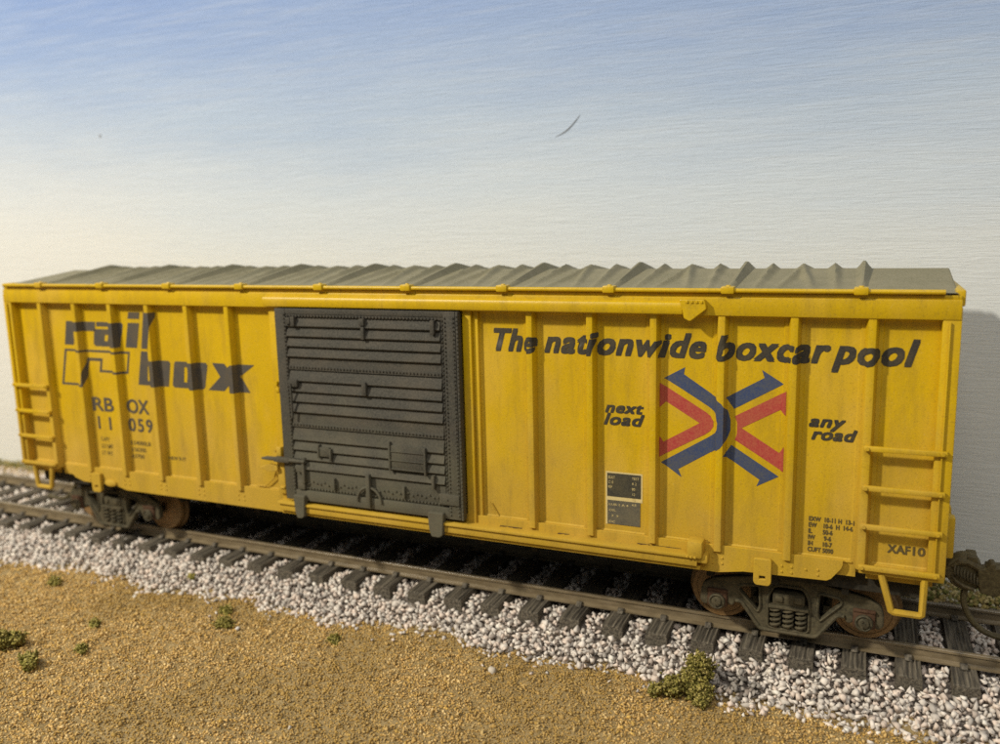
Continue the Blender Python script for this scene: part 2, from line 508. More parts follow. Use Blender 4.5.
# low scrub and grit along the foot of the backdrop
def strip_pts():
    P, R = [], []
    for x, y in jgrid(-22, 14, 1.3, 2.58, .068):
        d = hnoise(x, y, 1.4, 11)
        if y < np.interp(x, (-8, 5), (2.2, 1.45)): continue
        P.append((x, y, soil_z(x, y) + .02 + max(0, d) * .14 * rng.random())); R.append(rng.uniform(.03, .065))
    return np.array(P), np.array(R)
def strip_tint(P):
    n = len(P)
    pal = np.array([(.30, .24, .09), (.16, .16, .05), (.40, .33, .16), (.10, .11, .03), (.45, .42, .32)])
    return pal[rng.choice(5, n, p=[.3, .25, .2, .12, .13])] * rng.uniform(.8, 1.2, (n, 1))
P, R_ = strip_pts()
strip = scatter("ground_cover", P, R_, M_GRAIN, strip_tint, 8, 8, .8)
tag(strip, "olive and tan scatter along the foot of the backdrop", "ground cover", kind='stuff')

# ---------------------------------------------------------------- backdrop board
me = bpy.data.meshes.new("backdrop")
bm = bmesh.new(); box(bm, -60, 45, 2.6, 3.2, -3, 40)
bd = obj("backdrop", bm, M_SKY); tag(bd, kind='structure')
bm = bmesh.new()
pts = [(1.986 + (2.53 - 1.986) * t, 2.592, 8.307 + (8.708 - 8.307) * t - .07 * math.sin(t * math.pi)) for t in np.linspace(0, 1, 9)]
tube(bm, pts, [.002, .005, .007, .010, .012, .012, .010, .007, .003], 6)
o = obj("bristle", bm, M_HAIR); tag(o, "curved dark brush bristle stuck in the sky paint of the backdrop", "bristle")
bm = bmesh.new()
bmesh.ops.create_icosphere(bm, subdivisions=2, radius=.04)
for v in bm.verts: v.co = Vector((v.co.x * 1.0 - 10.85, v.co.y * .3 + 2.595, v.co.z * 1.2 + 9.127)) + .01 * Vector((mnoise.noise(v.co * 40), 0, mnoise.noise(v.co * 31)))
o = obj("paint_speck", bm, M_HAIR); tag(o, "tiny blue-grey speck on the sky backdrop above the left car end", "speck")

# ---------------------------------------------------------------- foliage
def shrub(name, blobs, label, cat, n, greens, group=None, size=.032):
    """blobs: (x, y, z, r); many tiny crumbs of foam spread through the volume"""
    P, R = [], []
    tot = sum(b[3] ** 2 for b in blobs)
    for (x, y, z, r) in blobs:
        for _ in range(int(n * r * r / tot)):
            v = rng.normal(size=3); v /= np.linalg.norm(v)
            lump = .72 + .50 * mnoise.noise(Vector((v[0] * 2.2 + x, v[1] * 2.2 + y, v[2] * 2.2)))
            q = r * lump * (rng.random() ** .38) * (1 + .16 * rng.normal())
            p = (x + v[0] * q, y + v[1] * q, z + v[2] * q * .9)
            g = soil_z(p[0], p[1]) + .01
            if p[2] < g: continue
            P.append(p); R.append(size * rng.uniform(.5, 1.2))
    P, R = np.array(P), np.array(R)
    pal = np.array(greens)
    def tint(Q): return pal[rng.integers(0, len(pal), len(Q))] * rng.uniform(.7, 1.3, (len(Q), 1))
    o = scatter(name, P, R, M_FOAM, tint, 8, 6, .6)
    return tag(o, label, cat, group)
GR = [(.25, .215, .055), (.34, .29, .08), (.16, .145, .035), (.46, .38, .13)]
GL = [(.36, .31, .08), (.26, .23, .055), (.46, .39, .13), (.16, .15, .03)]
shrub("shrub", [(5.98, -2.22, -.28, .27), (5.66, -2.66, -.42, .20), (5.90, -2.50, -.38, .22), (6.10, -2.62, -.43, .22), (5.42, -2.72, -.50, .13), (6.12, -2.78, -.52, .14)],
      "large three-lobed dark olive foam bush at the ballast edge near the right truck", "bush", 7500, GR)
shrub("shrub", [(-5.50, -5.40, -.40, .22), (-5.30, -5.25, -.42, .18), (-5.8, -5.5, -.40, .25)], "dark green foam bush cut by the left edge of the frame on the sand", "bush", 3500, GR)
shrub("shrub", [(-4.52, -5.62, -.48, .15), (-4.40, -5.72, -.52, .13)], "small olive bush just right of the bush at the frame edge", "bush", 1800, GL)
tufts = [(-7.1, -3.05, .16, "flat green tuft on sand nearest the ballast at far left"),
         (-4.77, -4.1, .12, "small round green tuft on sand between the bush and the track"),
         (-4.19, -4.9, .13, "low yellowish tuft on sand closest to the two left bushes"),
         (-2.50, -3.22, .19, "dark green tuft beside a white pebble below the ballast"),
         (-2.85, -2.78, .14, "light green tuft touching the ballast toe under the door"),
         (-.22, -3.02, .13, "faint flat green tuft right of the pebble tuft on sand"),
         (-4.4, -2.0, .09, "tiny green tuft growing in the ballast beside the ties")]
for (x, y, r, lab) in tufts:
    z = soil_z(x, y) if y < -2.1 else ballast_z(x, y) + .03
    shrub("grass_tuft", [(x, y, z + .03, r), (x + r * .7, y - .05, z + .01, r * .6), (x - r * .6, y + .05, z, r * .6)], lab, "tuft", 1300, GL, size=.026)
def pebble(x, y, r, lab, col):
    o = scatter("pebble", np.array([(x, y, soil_z(x, y) + r * .5)]), np.array([r]), M_STONE, lambda Q: np.tile(np.array([col]), (len(Q), 1)), 1, 12, .8)
    tag(o, lab, "pebble")
pebble(-2.12, -3.28, .060, "white pebble touching the dark green tuft on the sand", (.62, .60, .58))
pebble(.71, -5.47, .045, "pale pebble alone on the open sand near the bottom edge", (.55, .50, .42))
pebble(-5.0, -2.92, .070, "white pebble just off the ballast toe at left", (.66, .62, .56))
pebble(2.8, -2.95, .07, "cream pebble on sand below the ballast near the middle", (.62, .55, .45))

# ---------------------------------------------------------------- track
track = empty("railway_track", (0, 0, -.5))
tag(track, "straight model railway track with brown rails on dark grained ties", "railway track")
def tpart(o):
    o.location = Vector(o.location) - Vector((0, 0, -.5)); return o
RG = .86  # rail centre
for s in (-1, 1):
    prof = [(-.038, 0), (.038, 0), (.038, -.045), (.012, -.065), (.012, -.165), (.085, -.19), (.085, -.212), (-.085, -.212), (-.085, -.19), (-.012, -.165), (-.012, -.065), (-.038, -.045)]
    bm = bmesh.new()
    a = [bm.verts.new((-28, s * RG + y, z)) for y, z in prof]
    b = [bm.verts.new((22, s * RG + y, z)) for y, z in prof]
    for k in range(len(prof)):
        bm.faces.new((a[k], b[k], b[(k + 1) % 12], a[(k + 1) % 12]))
    bm.faces.new(a[::-1]); bm.faces.new(b)
    bmesh.ops.recalc_face_normals(bm, faces=bm.faces)
    es = [e for e in bm.edges if all(abs(v.co.z) < .001 for v in e.verts) and abs(e.verts[0].co.x - e.verts[1].co.x) > 1]
    bmesh.ops.bevel(bm, geom=es, offset=.012, segments=3, affect='EDGES', profile=.5)
    o = obj("rail", bm, M_RAIL, track); smooth(o.data, 40); tpart(o)
    tag(o, "near rail" if s < 0 else "far rail behind the car")
tie_mesh = []
for k in range(3):
    bm = bmesh.new()
    N = 5
    xs = np.linspace(-.170, .170, N * 2 + 1)
    h = [(-.006 - .020 * rng.random() if i % 2 else rng.uniform(-.003, .002)) for i in range(len(xs))]
    rings = []
    for y in (-1.50, -1.47, -.5, .5, 1.47, 1.50):
        d = .012 if abs(y) > 1.48 else 0
        ring = [bm.verts.new((x * (1 - d * 3), y + rng.normal() * .004 if abs(y) > 1.48 else y, -.212 + hh - d)) for x, hh in zip(xs, h)]
        ring += [bm.verts.new((.176, y, -.232)), bm.verts.new((.19, y, -.52)), bm.verts.new((-.19, y, -.52)), bm.verts.new((-.176, y, -.232))]
        rings.append(ring)
    n = len(rings[0])
    for a, b in zip(rings, rings[1:]):
        for i in range(n): bm.faces.new((a[i], a[(i + 1) % n], b[(i + 1) % n], b[i]))
    bm.faces.new(rings[0][::-1]); bm.faces.new(rings[-1])
    bmesh.ops.recalc_face_normals(bm, faces=bm.faces)
    me = bpy.data.meshes.new("tie"); bm.to_mesh(me); bm.free(); me.materials.append(M_TIE); tie_mesh.append(me)
clip_mesh = curve_plate([[(-.055, -.212), (.075, -.212), (.075, -.190), (.035, -.186), (.03, -.150), (-.02, -.146), (-.055, -.165)]], .045, .006)
clip_mesh.materials.append(M_TIE)
for k in range(-37, 17):
    x = TIE_X0 + k * TIE_P
    o = obj("tie", tie_mesh[k % 3], None, track, (x, 0, .5))
    o.rotation_euler.z = random.uniform(-.006, .006)
    if -25 <= k:
        for sy in (-1, 1):
            for e in (-1, 1):
                c = obj("rail_clip", clip_mesh, None, o, (0, sy * RG + e * .085, 0))
                c.rotation_euler.z = math.pi / 2 * e

# ---------------------------------------------------------------- boxcar
car = empty("boxcar")
tag(car, "weathered yellow model boxcar with black sliding door and ribbed sides", "boxcar")
S0, HL = 1.0182, 9.2156
RIBX = sorted([s * (HL - S0 * i) for i in range(1, 7) for s in (-1, 1)])
ZB, ZT = 1.475, 5.125
YP, YC = -1.715, -1.855
REC = .018
bays = []
edgeL = [-HL + .10] + [x for x in RIBX if x < 0] ; edgeR = [x for x in RIBX if x < 0] + [-2.13]
for a, b in zip(edgeL, edgeR): bays.append((a + (.09 if a > -9 else .0), b - .09 if b != -2.13 else b))
for a, b in [(-b_, -a_) for a_, b_ in bays[::-1]]: bays.append((a, b))
def prof_y(x, z=3):
    for r in RIBX:
        d = abs(x - r)
        if d <= .050: return YC
        if d <= .09: return YC + (YP - YC) * (d - .050) / .040
    for a, b in bays:
        if a <= x <= b:
            e = min(x - a, b - x)
            if e < .05: return YP
            if e < .065: return YP + REC * (e - .05) / .015
            return YP + REC
    return YP
BREAKS = sorted([r + q for r in RIBX for q in (-.09, -.050, .050, .09)] + [v for a, b in bays for v in (a + .05, a + .065, b - .05, b - .065)])
# side panels (near side)
for (a, b) in bays:
    xs = [a - .02, a + .05, a + .065, b - .065, b - .05, b + .02]; ox = [0, 0, 1, 1, 0, 0]
    zs = [ZB - .16, ZB + .085, ZB + .105, ZT - .045, ZT - .03, ZT + .06]; oz = [0, 0, 1, 1, 0, 0]
    bm = bmesh.new()
    g = [[bm.verts.new((x, YP + REC * min(p, q), z)) for x, p in zip(xs, ox)] for z, q in zip(zs, oz)]
    for i in range(5):
        for j in range(5): bm.faces.new((g[i][j], g[i][j + 1], g[i + 1][j + 1], g[i + 1][j]))
    # thin plate: turned back edges
    es = [e for e in bm.edges if e.is_boundary]
    r = bmesh.ops.extrude_edge_only(bm, edges=es)
    for v in r['geom']:
        if isinstance(v, bmesh.types.BMVert): v.co.y += .05
    # sill lip under the panel
    o = obj("side_panel", bm, M_Y, car)
    bm = bmesh.new()
    box(bm, a + .03, b - .03, YP - .02, YP + .03, ZB + .045, ZB + .075, .008)
    o2 = obj("panel_lip", bm, M_Y, o); smooth(o2.data)
# ribs
def rib_mesh(w0, w1, depth, z0, z1, bev=.010):
    bm = bmesh.new()
    lo, hi = [], []
    prf = [(-w1, YP + .03), (-w1, YP), (-w0, YP - depth), (w0, YP - depth), (w1, YP), (w1, YP + .03)]
    a = [bm.verts.new((x, y, z0)) for x, y in prf]; b = [bm.verts.new((x, y, z1)) for x, y in prf]
    for v in a[2:4]: v.co.z += .02
    n = len(prf)
    for k in range(n): bm.faces.new((a[k], a[(k + 1) % n], b[(k + 1) % n], b[k]))
    bm.faces.new(a[::-1]); bm.faces.new(b)
    bmesh.ops.recalc_face_normals(bm, faces=bm.faces)
    es = [e for e in bm.edges if all(v.co.y < YP - depth + .01 for v in e.verts) and abs(e.verts[0].co.z - e.verts[1].co.z) > .5]
    bmesh.ops.bevel(bm, geom=es, offset=bev, segments=2, affect='EDGES', profile=.5)
    me = bpy.data.meshes.new("rib"); bm.to_mesh(me); bm.free(); smooth(me, 30); me.materials.append(M_Y)
    return me
rm = rib_mesh(.050, .09, YP - YC, ZB - .01, ZT + .03)
for r in RIBX: obj("rib", rm, None, car, (r, 0, 0))
for s in (-1, 1):
    o = boxo("corner_post", min(s * 9.05, s * 9.28), max(s * 9.05, s * 9.28), -1.86, -1.55, 1.47, 5.3, M_Y, car, .02)
    # door posts: stepped
    bm = bmesh.new()
    box(bm, min(s * 1.90, s * 2.06), max(s * 1.90, s * 2.06), -1.84, -1.6, 1.35, 5.14, .015)
    box(bm, min(s * 2.065, s * 2.16), max(s * 2.065, s * 2.16), -1.775, -1.6, 1.40, 5.14, .010)
    o = obj("door_post", bm, M_Y, car); smooth(o.data)
# shell behind the panels, far side and floor
bm = bmesh.new()
box(bm, -9.2, 9.2, -1.64, 1.70, 1.36, 5.44)
for r in RIBX: box(bm, r - .1, r + .1, 1.70, 1.85, 1.46, 5.15, .01)
box(bm, -9.22, 9.22, 1.70, 1.86, 5.13, 5.44, .01)
box(bm, -9.22, 9.22, 1.70, 1.80, 1.20, 1.46, .01)
obj("body_shell", bm, M_Y, car)
bm = bmesh.new()
box(bm, -9.0, 9.0, -1.55, 1.55, 1.05, 1.355)
box(bm, -8.9, 8.9, -.22, .22, .72, 1.06)
for k in range(-8, 9): box(bm, k - .05, k + .05, -1.5, 1.5, .92, 1.06)
cyl(bm, (-1.2, .7, .85), (.4, .7, .85), .22, seg=16)
obj("underframe", bm, M_UNDER, car)
# top fascia beam
fas = boxo("eave_beam", -9.24, 9.27, -1.875, -1.60, 5.125, 5.40, M_Y, car, .018)
boxo("eave_strip", -9.22, 9.26, -1.85, -1.58, 5.395, 5.455, M_Y, car, .01)
bm = bmesh.new()
tube(bm, [(-9.15, -1.90, 5.50), (9.06, -1.90, 5.50)], .034, 12)
box(bm, -9.15, 9.06, -1.88, -1.6, 5.462, 5.51)
o = obj("eave_bead", bm, M_Y, car); smooth(o.data)
for i in range(10):
    x = -8.032 + 1.785 * i
    bm = bmesh.new()
    box(bm, x - .095, x + .095, -1.965, -1.78, 5.455, 5.562, .02)
    cyl(bm, (x, -1.86, 5.55), (x, -1.86, 5.578), .045, .03, 10)
    o = obj("roof_clip", bm, M_Y, car); smooth(o.data)
for s in (-1, 1):
    boxo("end_cap", min(s * 9.18, s * 9.31), max(s * 9.18, s * 9.31), -1.80, 1.80, 5.30, 5.53, M_Y, car, .03)
# ends
for s in (-1, 1):
    bm = bmesh.new()
    box(bm, min(s * 9.19, s * 9.235), max(s * 9.19, s * 9.235), -1.72, 1.72, 1.40, 5.36)
    for k in range(11):
        z = 1.75 + k * .32
        cyl(bm, (s * 9.21, -1.45, z), (s * 9.21, 1.45, z), .07, seg=10)
    o = obj("end_wall", bm, M_Y, car); smooth(o.data)
    bm = bmesh.new()
    box(bm, min(s * 9.24, s * 9.41), max(s * 9.24, s * 9.41), -1.34, -1.14, 1.62, 2.24, .03)
    box(bm, min(s * 9.24, s * 9.39), max(s * 9.24, s * 9.39), -.84, -.70, 1.62, 2.24, .02)
    for z in (1.8, 2.1): box(bm, min(s * 9.36, s * 9.40), max(s * 9.36, s * 9.40), -1.2, -.75, z - .03, z + .03, .01)
    o = obj("end_ladder", bm, M_Y, car); smooth(o.data)
# ---- roof: flat centre line, eaves falling away, pressed diagonal ridges
def roof_base(y): return 5.485 + .235 * (1 - abs(y) / 1.86)
def rt(y):
    t = 1 - abs(y) / 1.86
    return max(0, min(1, (t - .02) / .9))
def ridge(d, w):
    d = abs(d) / w
    return 0 if d >= 1 else (1 - d) * (1 - d * d * .25) if d > .12 else 1 - .6 * d
def roof_h(u, y):
    t = rt(y); L = 1.785; h = 0
    amp = .090 * t ** .75; w = .085 + .03 * t
    for c in (.33 + .09 * t, L - .33 - .09 * t, .62 + (.8925 - .62) * t, L - .62 - (.8925 - .62) * t):
        h = max(h, amp * ridge(u - c, w))
    return h
for i in range(-1, 10):
    x0 = -8.032 + 1.785 * i if i >= 0 else -9.20
    flat = i in (-1, 9)
    xs = np.linspace(0.0, 1.168 if flat else 1.785, 8 if flat else 64); ys = np.concatenate([np.linspace(-1.86, 0, 26), np.linspace(0, 1.86, 26)[1:]])
    verts = [(x0 + u, y, roof_base(y) + (0 if flat else roof_h(u, y))) for y in ys for u in xs]
    nx = len(xs)
    faces = [(j * nx + k, j * nx + k + 1, (j + 1) * nx + k + 1, (j + 1) * nx + k) for j in range(len(ys) - 1) for k in range(nx - 1)]
    me = bpy.data.meshes.new("roof_panel"); me.from_pydata(verts, [], faces); me.update(); smooth(me, 50)
    obj("roof_panel", me, M_ROOF, car)
for s in (-1, 1):
    bm = bmesh.new()
    g = [[bm.verts.new((s * x, y, roof_base(y) - dz)) for y in (-1.86, 0, 1.86)] for x, dz in ((9.19, .002), (9.215, .01), (9.215, .07))]
    for a, b in zip(g, g[1:]):
        for k in range(2): bm.faces.new((a[k], a[k + 1], b[k + 1], b[k]))
    obj("roof_lip", bm, M_ROOF, car)
for i in range(10):
    x = -8.032 + 1.785 * i
    bm = bmesh.new()
    ys = np.concatenate([np.linspace(-1.86, 0, 14), np.linspace(0, 1.86, 14)[1:]])
    rings = []
    for y in ys:
        t = rt(y); h = .035 + .098 * t ** .7; w = .085 + .035 * t; b = roof_base(y) - .01
        rings.append([bm.verts.new((x + dx * w, y, b + h * hh)) for dx, hh in ((-1, 0), (-.55, .45), (-.16, .96), (.16, .96), (.55, .45), (1, 0))])
    for a, b in zip(rings, rings[1:]):
        for k in range(5): bm.faces.new((a[k], a[k + 1], b[k + 1], b[k]))
    bm.faces.new(rings[0]); bm.faces.new(rings[-1][::-1])
    bmesh.ops.recalc_face_normals(bm, faces=bm.faces)
    o = obj("roof_seam", bm, M_ROOF, car); smooth(o.data, 45)
# ---- side sill
sill = [(-7.95, 1.56), (-7.88, 1.44), (-7.70, 1.29), (-7.45, 1.22), (-7.05, 1.22), (-6.5, 1.22), (-6.2, 1.15), (6.18, 1.135), (6.55, 1.20), (7.74, 1.235), (7.80, 1.27), (7.93, 1.44), (7.95, 1.50), (7.95, 1.56)]
me = curve_plate([sill], .02, .006)
me.transform(Matrix.Translation((0, -1.775, 0)))
ss = obj("side_sill", smooth(me), M_Y, car)
def rivet_row(name, pts, r, y, mat, parent, kind=None):
    bm = bmesh.new()
    for (x, z) in pts:
        n = 6
        a = [bm.verts.new((x + r * math.cos(k * 2 * math.pi / n), y, z + r * math.sin(k * 2 * math.pi / n))) for k in range(n)]
        b = [bm.verts.new((x + .6 * r * math.cos(k * 2 * math.pi / n), y - r * .75, z + .6 * r * math.sin(k * 2 * math.pi / n))) for k in range(n)]
        for k in range(n): bm.faces.new((a[k], a[(k + 1) % n], b[(k + 1) % n], b[k]))
        bm.faces.new(b)
    bmesh.ops.recalc_face_normals(bm, faces=bm.faces)
    o = obj(name, bm, mat, parent)
    if kind: o['kind'] = kind
    return o
rp = []
for r in RIBX:
    if abs(r) < 8:
        for dx in (-.07, .07):
            for z in (1.28, 1.37): rp.append((r + dx, z))
rp += [(7.45, 1.36), (7.62, 1.38), (7.62, 1.30)]
rivet_row("rivets", rp, .022, -1.80, M_Y, ss, 'stuff')
for x in (-7.0, 6.83):
    pl = round_poly([(-.11, 1.46), (.13, 1.46), (.13, 1.10), (.10, 1.06), (-.08, 1.06), (-.11, 1.10)], .03)
    hole = round_poly([(-.045, 1.21), (.065, 1.21), (.065, 1.14), (-.045, 1.14)], .02)
    me = curve_plate([pl, hole], .03, .01); me.transform(Matrix.Translation((x, -1.85, 0)))
    obj("jacking_lug", smooth(me), M_Y, car)
bm = bmesh.new(); lathe(bm, [(0, .17), (-.05, .16), (-.07, .10)], (-6.62, -1.80, 1.27), 20)
for v in bm.verts:
    v.co.z = 1.27 + (v.co.z - 1.27) * .45
o = obj("sill_boss", bm, M_Y, car); smooth(o.data)
# ---- door tracks
bm = bmesh.new()
prf = [(-1.87, 5.335), (-1.935, 5.33), (-1.955, 5.31), (-1.96, 5.25), (-1.955, 5.17), (-1.945, 5.15), (-1.87, 5.15)]
a = [bm.verts.new((-2.13, y, z)) for y, z in prf]; b = [bm.verts.new((5.60, y, z)) for y, z in prf]
for k in range(len(prf)): bm.faces.new((a[k], a[(k + 1) % 7], b[(k + 1) % 7], b[k]))
bm.faces.new(a[::-1]); bm.faces.new(b); bmesh.ops.recalc_face_normals(bm, faces=bm.faces)
o = obj("upper_door_track", bm, M_Y, car); smooth(o.data, 50)
cu = round_poly([(5.57, 5.36), (5.92, 5.36), (5.95, 5.24), (5.72, 5.06), (5.64, 5.10), (5.62, 5.22)], .02)
me = curve_plate([cu], .05, .012); me.transform(Matrix.Translation((0, -1.93, 0)))
st = obj("track_stop", smooth(me), M_Y, car)
rivet_row("rivets", [(5.68 + .07 * k, 5.335) for k in range(4)], .026, -1.99, M_Y, st, 'stuff')
bm = bmesh.new()
box(bm, -2.05, 5.86, -2.03, -1.74, 1.385, 1.435, .012)
box(bm, -2.02, 5.88, -1.99, -1.955, 1.255, 1.39, .006)
box(bm, -2.02, 5.92, -1.93, -1.76, 1.18, 1.235, .008)
# narrow lower ledge on down to the sill
o = obj("lower_door_track", bm, M_Y, car); smooth(o.data)
bm = bmesh.new()
box(bm, 5.72, 5.97, -2.03, -1.73, 1.38, 1.66, .05)
box(bm, 5.70, 6.04, -1.97, -1.73, 1.30, 1.44, .03)
o = obj("track_stop", bm, M_Y, car); smooth(o.data)
rivet_row("rivets", [(5.74 + .06 * k, 1.41) for k in range(3)], .024, -2.03, M_Y, o, 'stuff')
# chipped dark paint along the track ledge
for x0, x1, z in ((2.5, 2.9, 1.45), (3.55, 3.75, 1.452), (4.9, 5.1, 1.52), (5.15, 5.6, 1.45)):
    n = 9
    top = [(x0 + (x1 - x0) * k / n, z + .012 + .018 * random.random()) for k in range(n + 1)]
    bot = [(x0 + (x1 - x0) * k / n, z - .004 - .010 * random.random()) for k in range(n, -1, -1)]
    me = bpy.data.meshes.new("paint_chip")
    k1 = n + 1
    V = [(x, -1.80 - 5 * (q - z) * .5, 1.439) for x, q in bot[::-1]] + [(x, -1.745, 1.439) for x, q in top]
    V = [(x, -1.79 - (z - q) * 5, 1.439) for x, q in bot[::-1]] + [(x, -1.745 - .3 * (q - z), 1.439) for x, q in top]
    me.from_pydata(V, [], [(k, k + 1, k1 + k + 1, k1 + k) for k in range(n)]); me.update()
    obj("paint_chip", me, M_JRED, car)
# ---- sliding door
door = boxo("door", -1.86, 1.89, -1.93, -1.85, 1.50, 5.12, M_DOOR, car, .01)
YD = -1.93
def dbox(name, x0, x1, d, z0, z1, bev=.008, mat=M_DOOR): return boxo(name, x0, x1, YD - d, YD + .01, z0, z1, mat, door, bev)
dbox("door_stile", -1.862, -1.63, .045, 1.50, 5.12)
dbox("door_stile", 1.615, 1.835, .050, 1.50, 5.12)
dbox("door_stile", 1.85, 1.892, .060, 1.50, 5.12)
dbox("top_rail", -1.63, 1.615, .040, 5.02, 5.12)
dbox("bottom_rail", -1.63, 1.615, .048, 1.50, 1.70)
slz = [5.0 - .01, 4.80, 4.615, 4.43, 4.24, 4.02, 3.79, 3.59, 3.40, 3.20, 2.94, 2.67, 2.48, 2.30, 2.11]
seam = {0, 5, 10}
for i, z in enumerate(slz):
    zt = slz[i - 1] - .03 if i else 5.02
    if i in seam and i == 0: continue
    top = zt if i > 1 else 4.96
    prf = [(YD + .005, top), (YD - .006, top - .012), (YD - .050, z + .028), (YD - .058, z + .008), (YD - .045, z - .008), (YD + .005, z - .008)]
    if i in (5, 10): prf = [(YD + .005, top), (YD - .004, top - .01), (YD - .022, z + .05), (YD - .034, z + .045), (YD - .034, z - .02), (YD + .005, z - .02)]
    bm = bmesh.new()
    a = [bm.verts.new((-1.62, y, q)) for y, q in prf]; b = [bm.verts.new((1.54, y, q)) for y, q in prf]
    for k in range(6): bm.faces.new((a[k], a[(k + 1) % 6], b[(k + 1) % 6], b[k]))
    bm.faces.new(a[::-1]); bm.faces.new(b); bmesh.ops.recalc_face_normals(bm, faces=bm.faces)
    o = obj("door_slat", bm, M_DOOR, door); smooth(o.data, 30)
dbox("seam_strip", -1.62, 1.615, .03, 4.965, 5.02, .006)
dbox("riveted_plate", -1.62, 1.54, .012, 1.71, 2.07, .005)
rv = []
for z in (4.992, 4.045, 2.965):
    rv += [(-1.58 + .068 * k, z, .034) for k in range(46)]
rv += [(-1.58 + .068 * k, 1.745, .016) for k in range(46)]
rv += [(-1.5 + .085 * k, 1.86 + .025 * math.sin(k * 2.4), .016) for k in range(36)]
bm = bmesh.new()
def rivet(bm, x, z, y, r=.023):
    n = 5
    a = [bm.verts.new((x + r * math.cos(k * 2 * math.pi / n), y, z + r * math.sin(k * 2 * math.pi / n))) for k in range(n)]
    b = [bm.verts.new((x + .6 * r * math.cos(k * 2 * math.pi / n), y - r * .9, z + .6 * r * math.sin(k * 2 * math.pi / n))) for k in range(n)]
    for k in range(n): bm.faces.new((a[k], b[k], b[(k + 1) % n], a[(k + 1) % n]))
    bm.faces.new(b[::-1])
for x, z, d in rv: rivet(bm, x, z, YD - d)
for k in range(50):
    z = 1.58 + k * .07
    rivet(bm, -1.655, z, YD - .045); rivet(bm, 1.645, z, YD - .050)
    if k % 1 == 0: rivet(bm, 1.80, z, YD - .050); rivet(bm, 1.872, z + .03, YD - .060, .016)
    if k > 3: rivet(bm, 1.575, z + .02, YD - .004)
o = obj("rivets", bm, M_DOOR, door); o['kind'] = 'stuff'
rw = [(-1.58 + .12 * k, z) for k in range(0)]
# fittings
dbox("latch_bracket", -1.60, -1.50, .09, 4.84, 4.96, .01); dbox("latch_bracket", -1.48, -1.40, .10, 4.80, 4.98, .01)
dbox("latch_bracket", -.03, .08, .10, 4.84, 4.97, .02); dbox("latch_bracket", .0, .07, .09, 4.60, 4.83, .015)
dbox("latch_bracket", 1.38, 1.46, .10, 4.73, 4.97, .012)
dbox("latch_bracket", -.03, .06, .10, 3.60, 3.84, .012)
bm = bmesh.new(); tube(bm, [(-1.56, YD - .10, 3.75), (-1.56, YD - .10, 3.10)], .022, 8); box(bm, -1.62, -1.42, YD - .10, YD, 3.68, 3.82, .015)
o = obj("lock_rod", bm, M_DOOR, door); smooth(o.data)
# placard board
bm = bmesh.new()
box(bm, .48, 1.18, YD - .075, YD, 2.30, 2.74, .006); box(bm, .455, .495, YD - .10, YD, 2.27, 2.80, .01); box(bm, 1.165, 1.205, YD - .10, YD, 2.24, 2.74, .01)
for z in (2.30, 2.46, 2.62): box(bm, .50, 1.16, YD - .092, YD, z, z + .022, .006)
o = obj("placard_board", bm, M_DOOR, door); smooth(o.data)
dbox("placard_board", -1.02, -.80, .085, 2.40, 2.58, .015)
dbox("bracket", -1.06, -1.02, .10, 2.38, 2.62, .008); dbox("bracket", -.80, -.76, .10, 2.34, 2.56, .008)
dbox("bracket", 1.30, 1.36, .10, 2.02, 2.26, .01); dbox("bracket", -.78, -.73, .085, 1.78, 2.00, .01); dbox("bracket", .70, .75, .085, 1.78, 2.00, .01)
dbox("bracket", -1.58, -1.40, .09, 2.05, 2.20, .015); dbox("bracket", -1.44, -1.38, .10, 1.85, 2.25, .01); dbox("bracket", -1.56, -1.40, .08, 1.72, 1.90, .015)
# opening lever and arc guide
bm = bmesh.new()
tube(bm, [(.0 + .25 * math.cos(a), YD - .07, 1.64 + .27 * math.sin(a)) for a in np.linspace(0, math.pi, 15)], .024, 8)
o = obj("lever_guide", bm, M_DOOR, door); smooth(o.data)
dbox("door_lever", -.035, .045, .12, 1.56, 2.16, .015)
dbox("patch_plate", 1.44, 1.82, .08, 1.76, 1.95, .01)
rivet_row("rivets", [(1.6, 1.86)], .02, YD - .08, M_DOOR, door, 'stuff')
# lock bar reaching over the yellow post, with its keeper
bm = bmesh.new()
tube(bm, [(-2.36, YD - .07, 2.25), (-2.2, YD - .09, 2.27), (-1.36, YD - .09, 2.27)], [.02, .042, .036], 8)
box(bm, -2.05, -1.70, YD - .13, YD - .02, 2.22, 2.31, .015); cyl(bm, (-1.38, YD - .06, 2.24), (-1.38, YD - .06, 2.34), .03, seg=8)
o = obj("lock_bar", bm, M_DOOR, door); smooth(o.data)
bm = bmesh.new()
pl = round_poly([(-2.46, 2.05), (-2.25, 2.12), (-2.05, 2.10), (-2.05, 2.02), (-2.25, 1.99)], .03)
me = curve_plate([pl], .03, .01); me.transform(Matrix.Translation((0, -1.93, 0))); bm.from_mesh(me)
box(bm, -2.10, -1.93, -1.90, -1.8, 1.55, 2.18, .02); box(bm, -2.06, -1.95, -1.95, -1.8, 2.30, 2.48, .02); box(bm, -2.04, -1.94, -1.93, -1.8, 1.66, 1.70, .01)
cyl(bm, (-2.0, -1.84, 2.44), (-2.0, -1.93, 2.44), .05, seg=10); cyl(bm, (-2.12, -1.84, 2.38), (-2.12, -1.92, 2.38), .025, seg=8)
cyl(bm, (-2.01, -1.80, 3.70), (-2.01, -1.90, 3.70), .05, .04, seg=12); box(bm, -2.05, -1.97, -1.86, -1.8, 3.52, 3.60, .01)
o = obj("lock_keeper", bm, M_Y, car); smooth(o.data)
bm = bmesh.new()
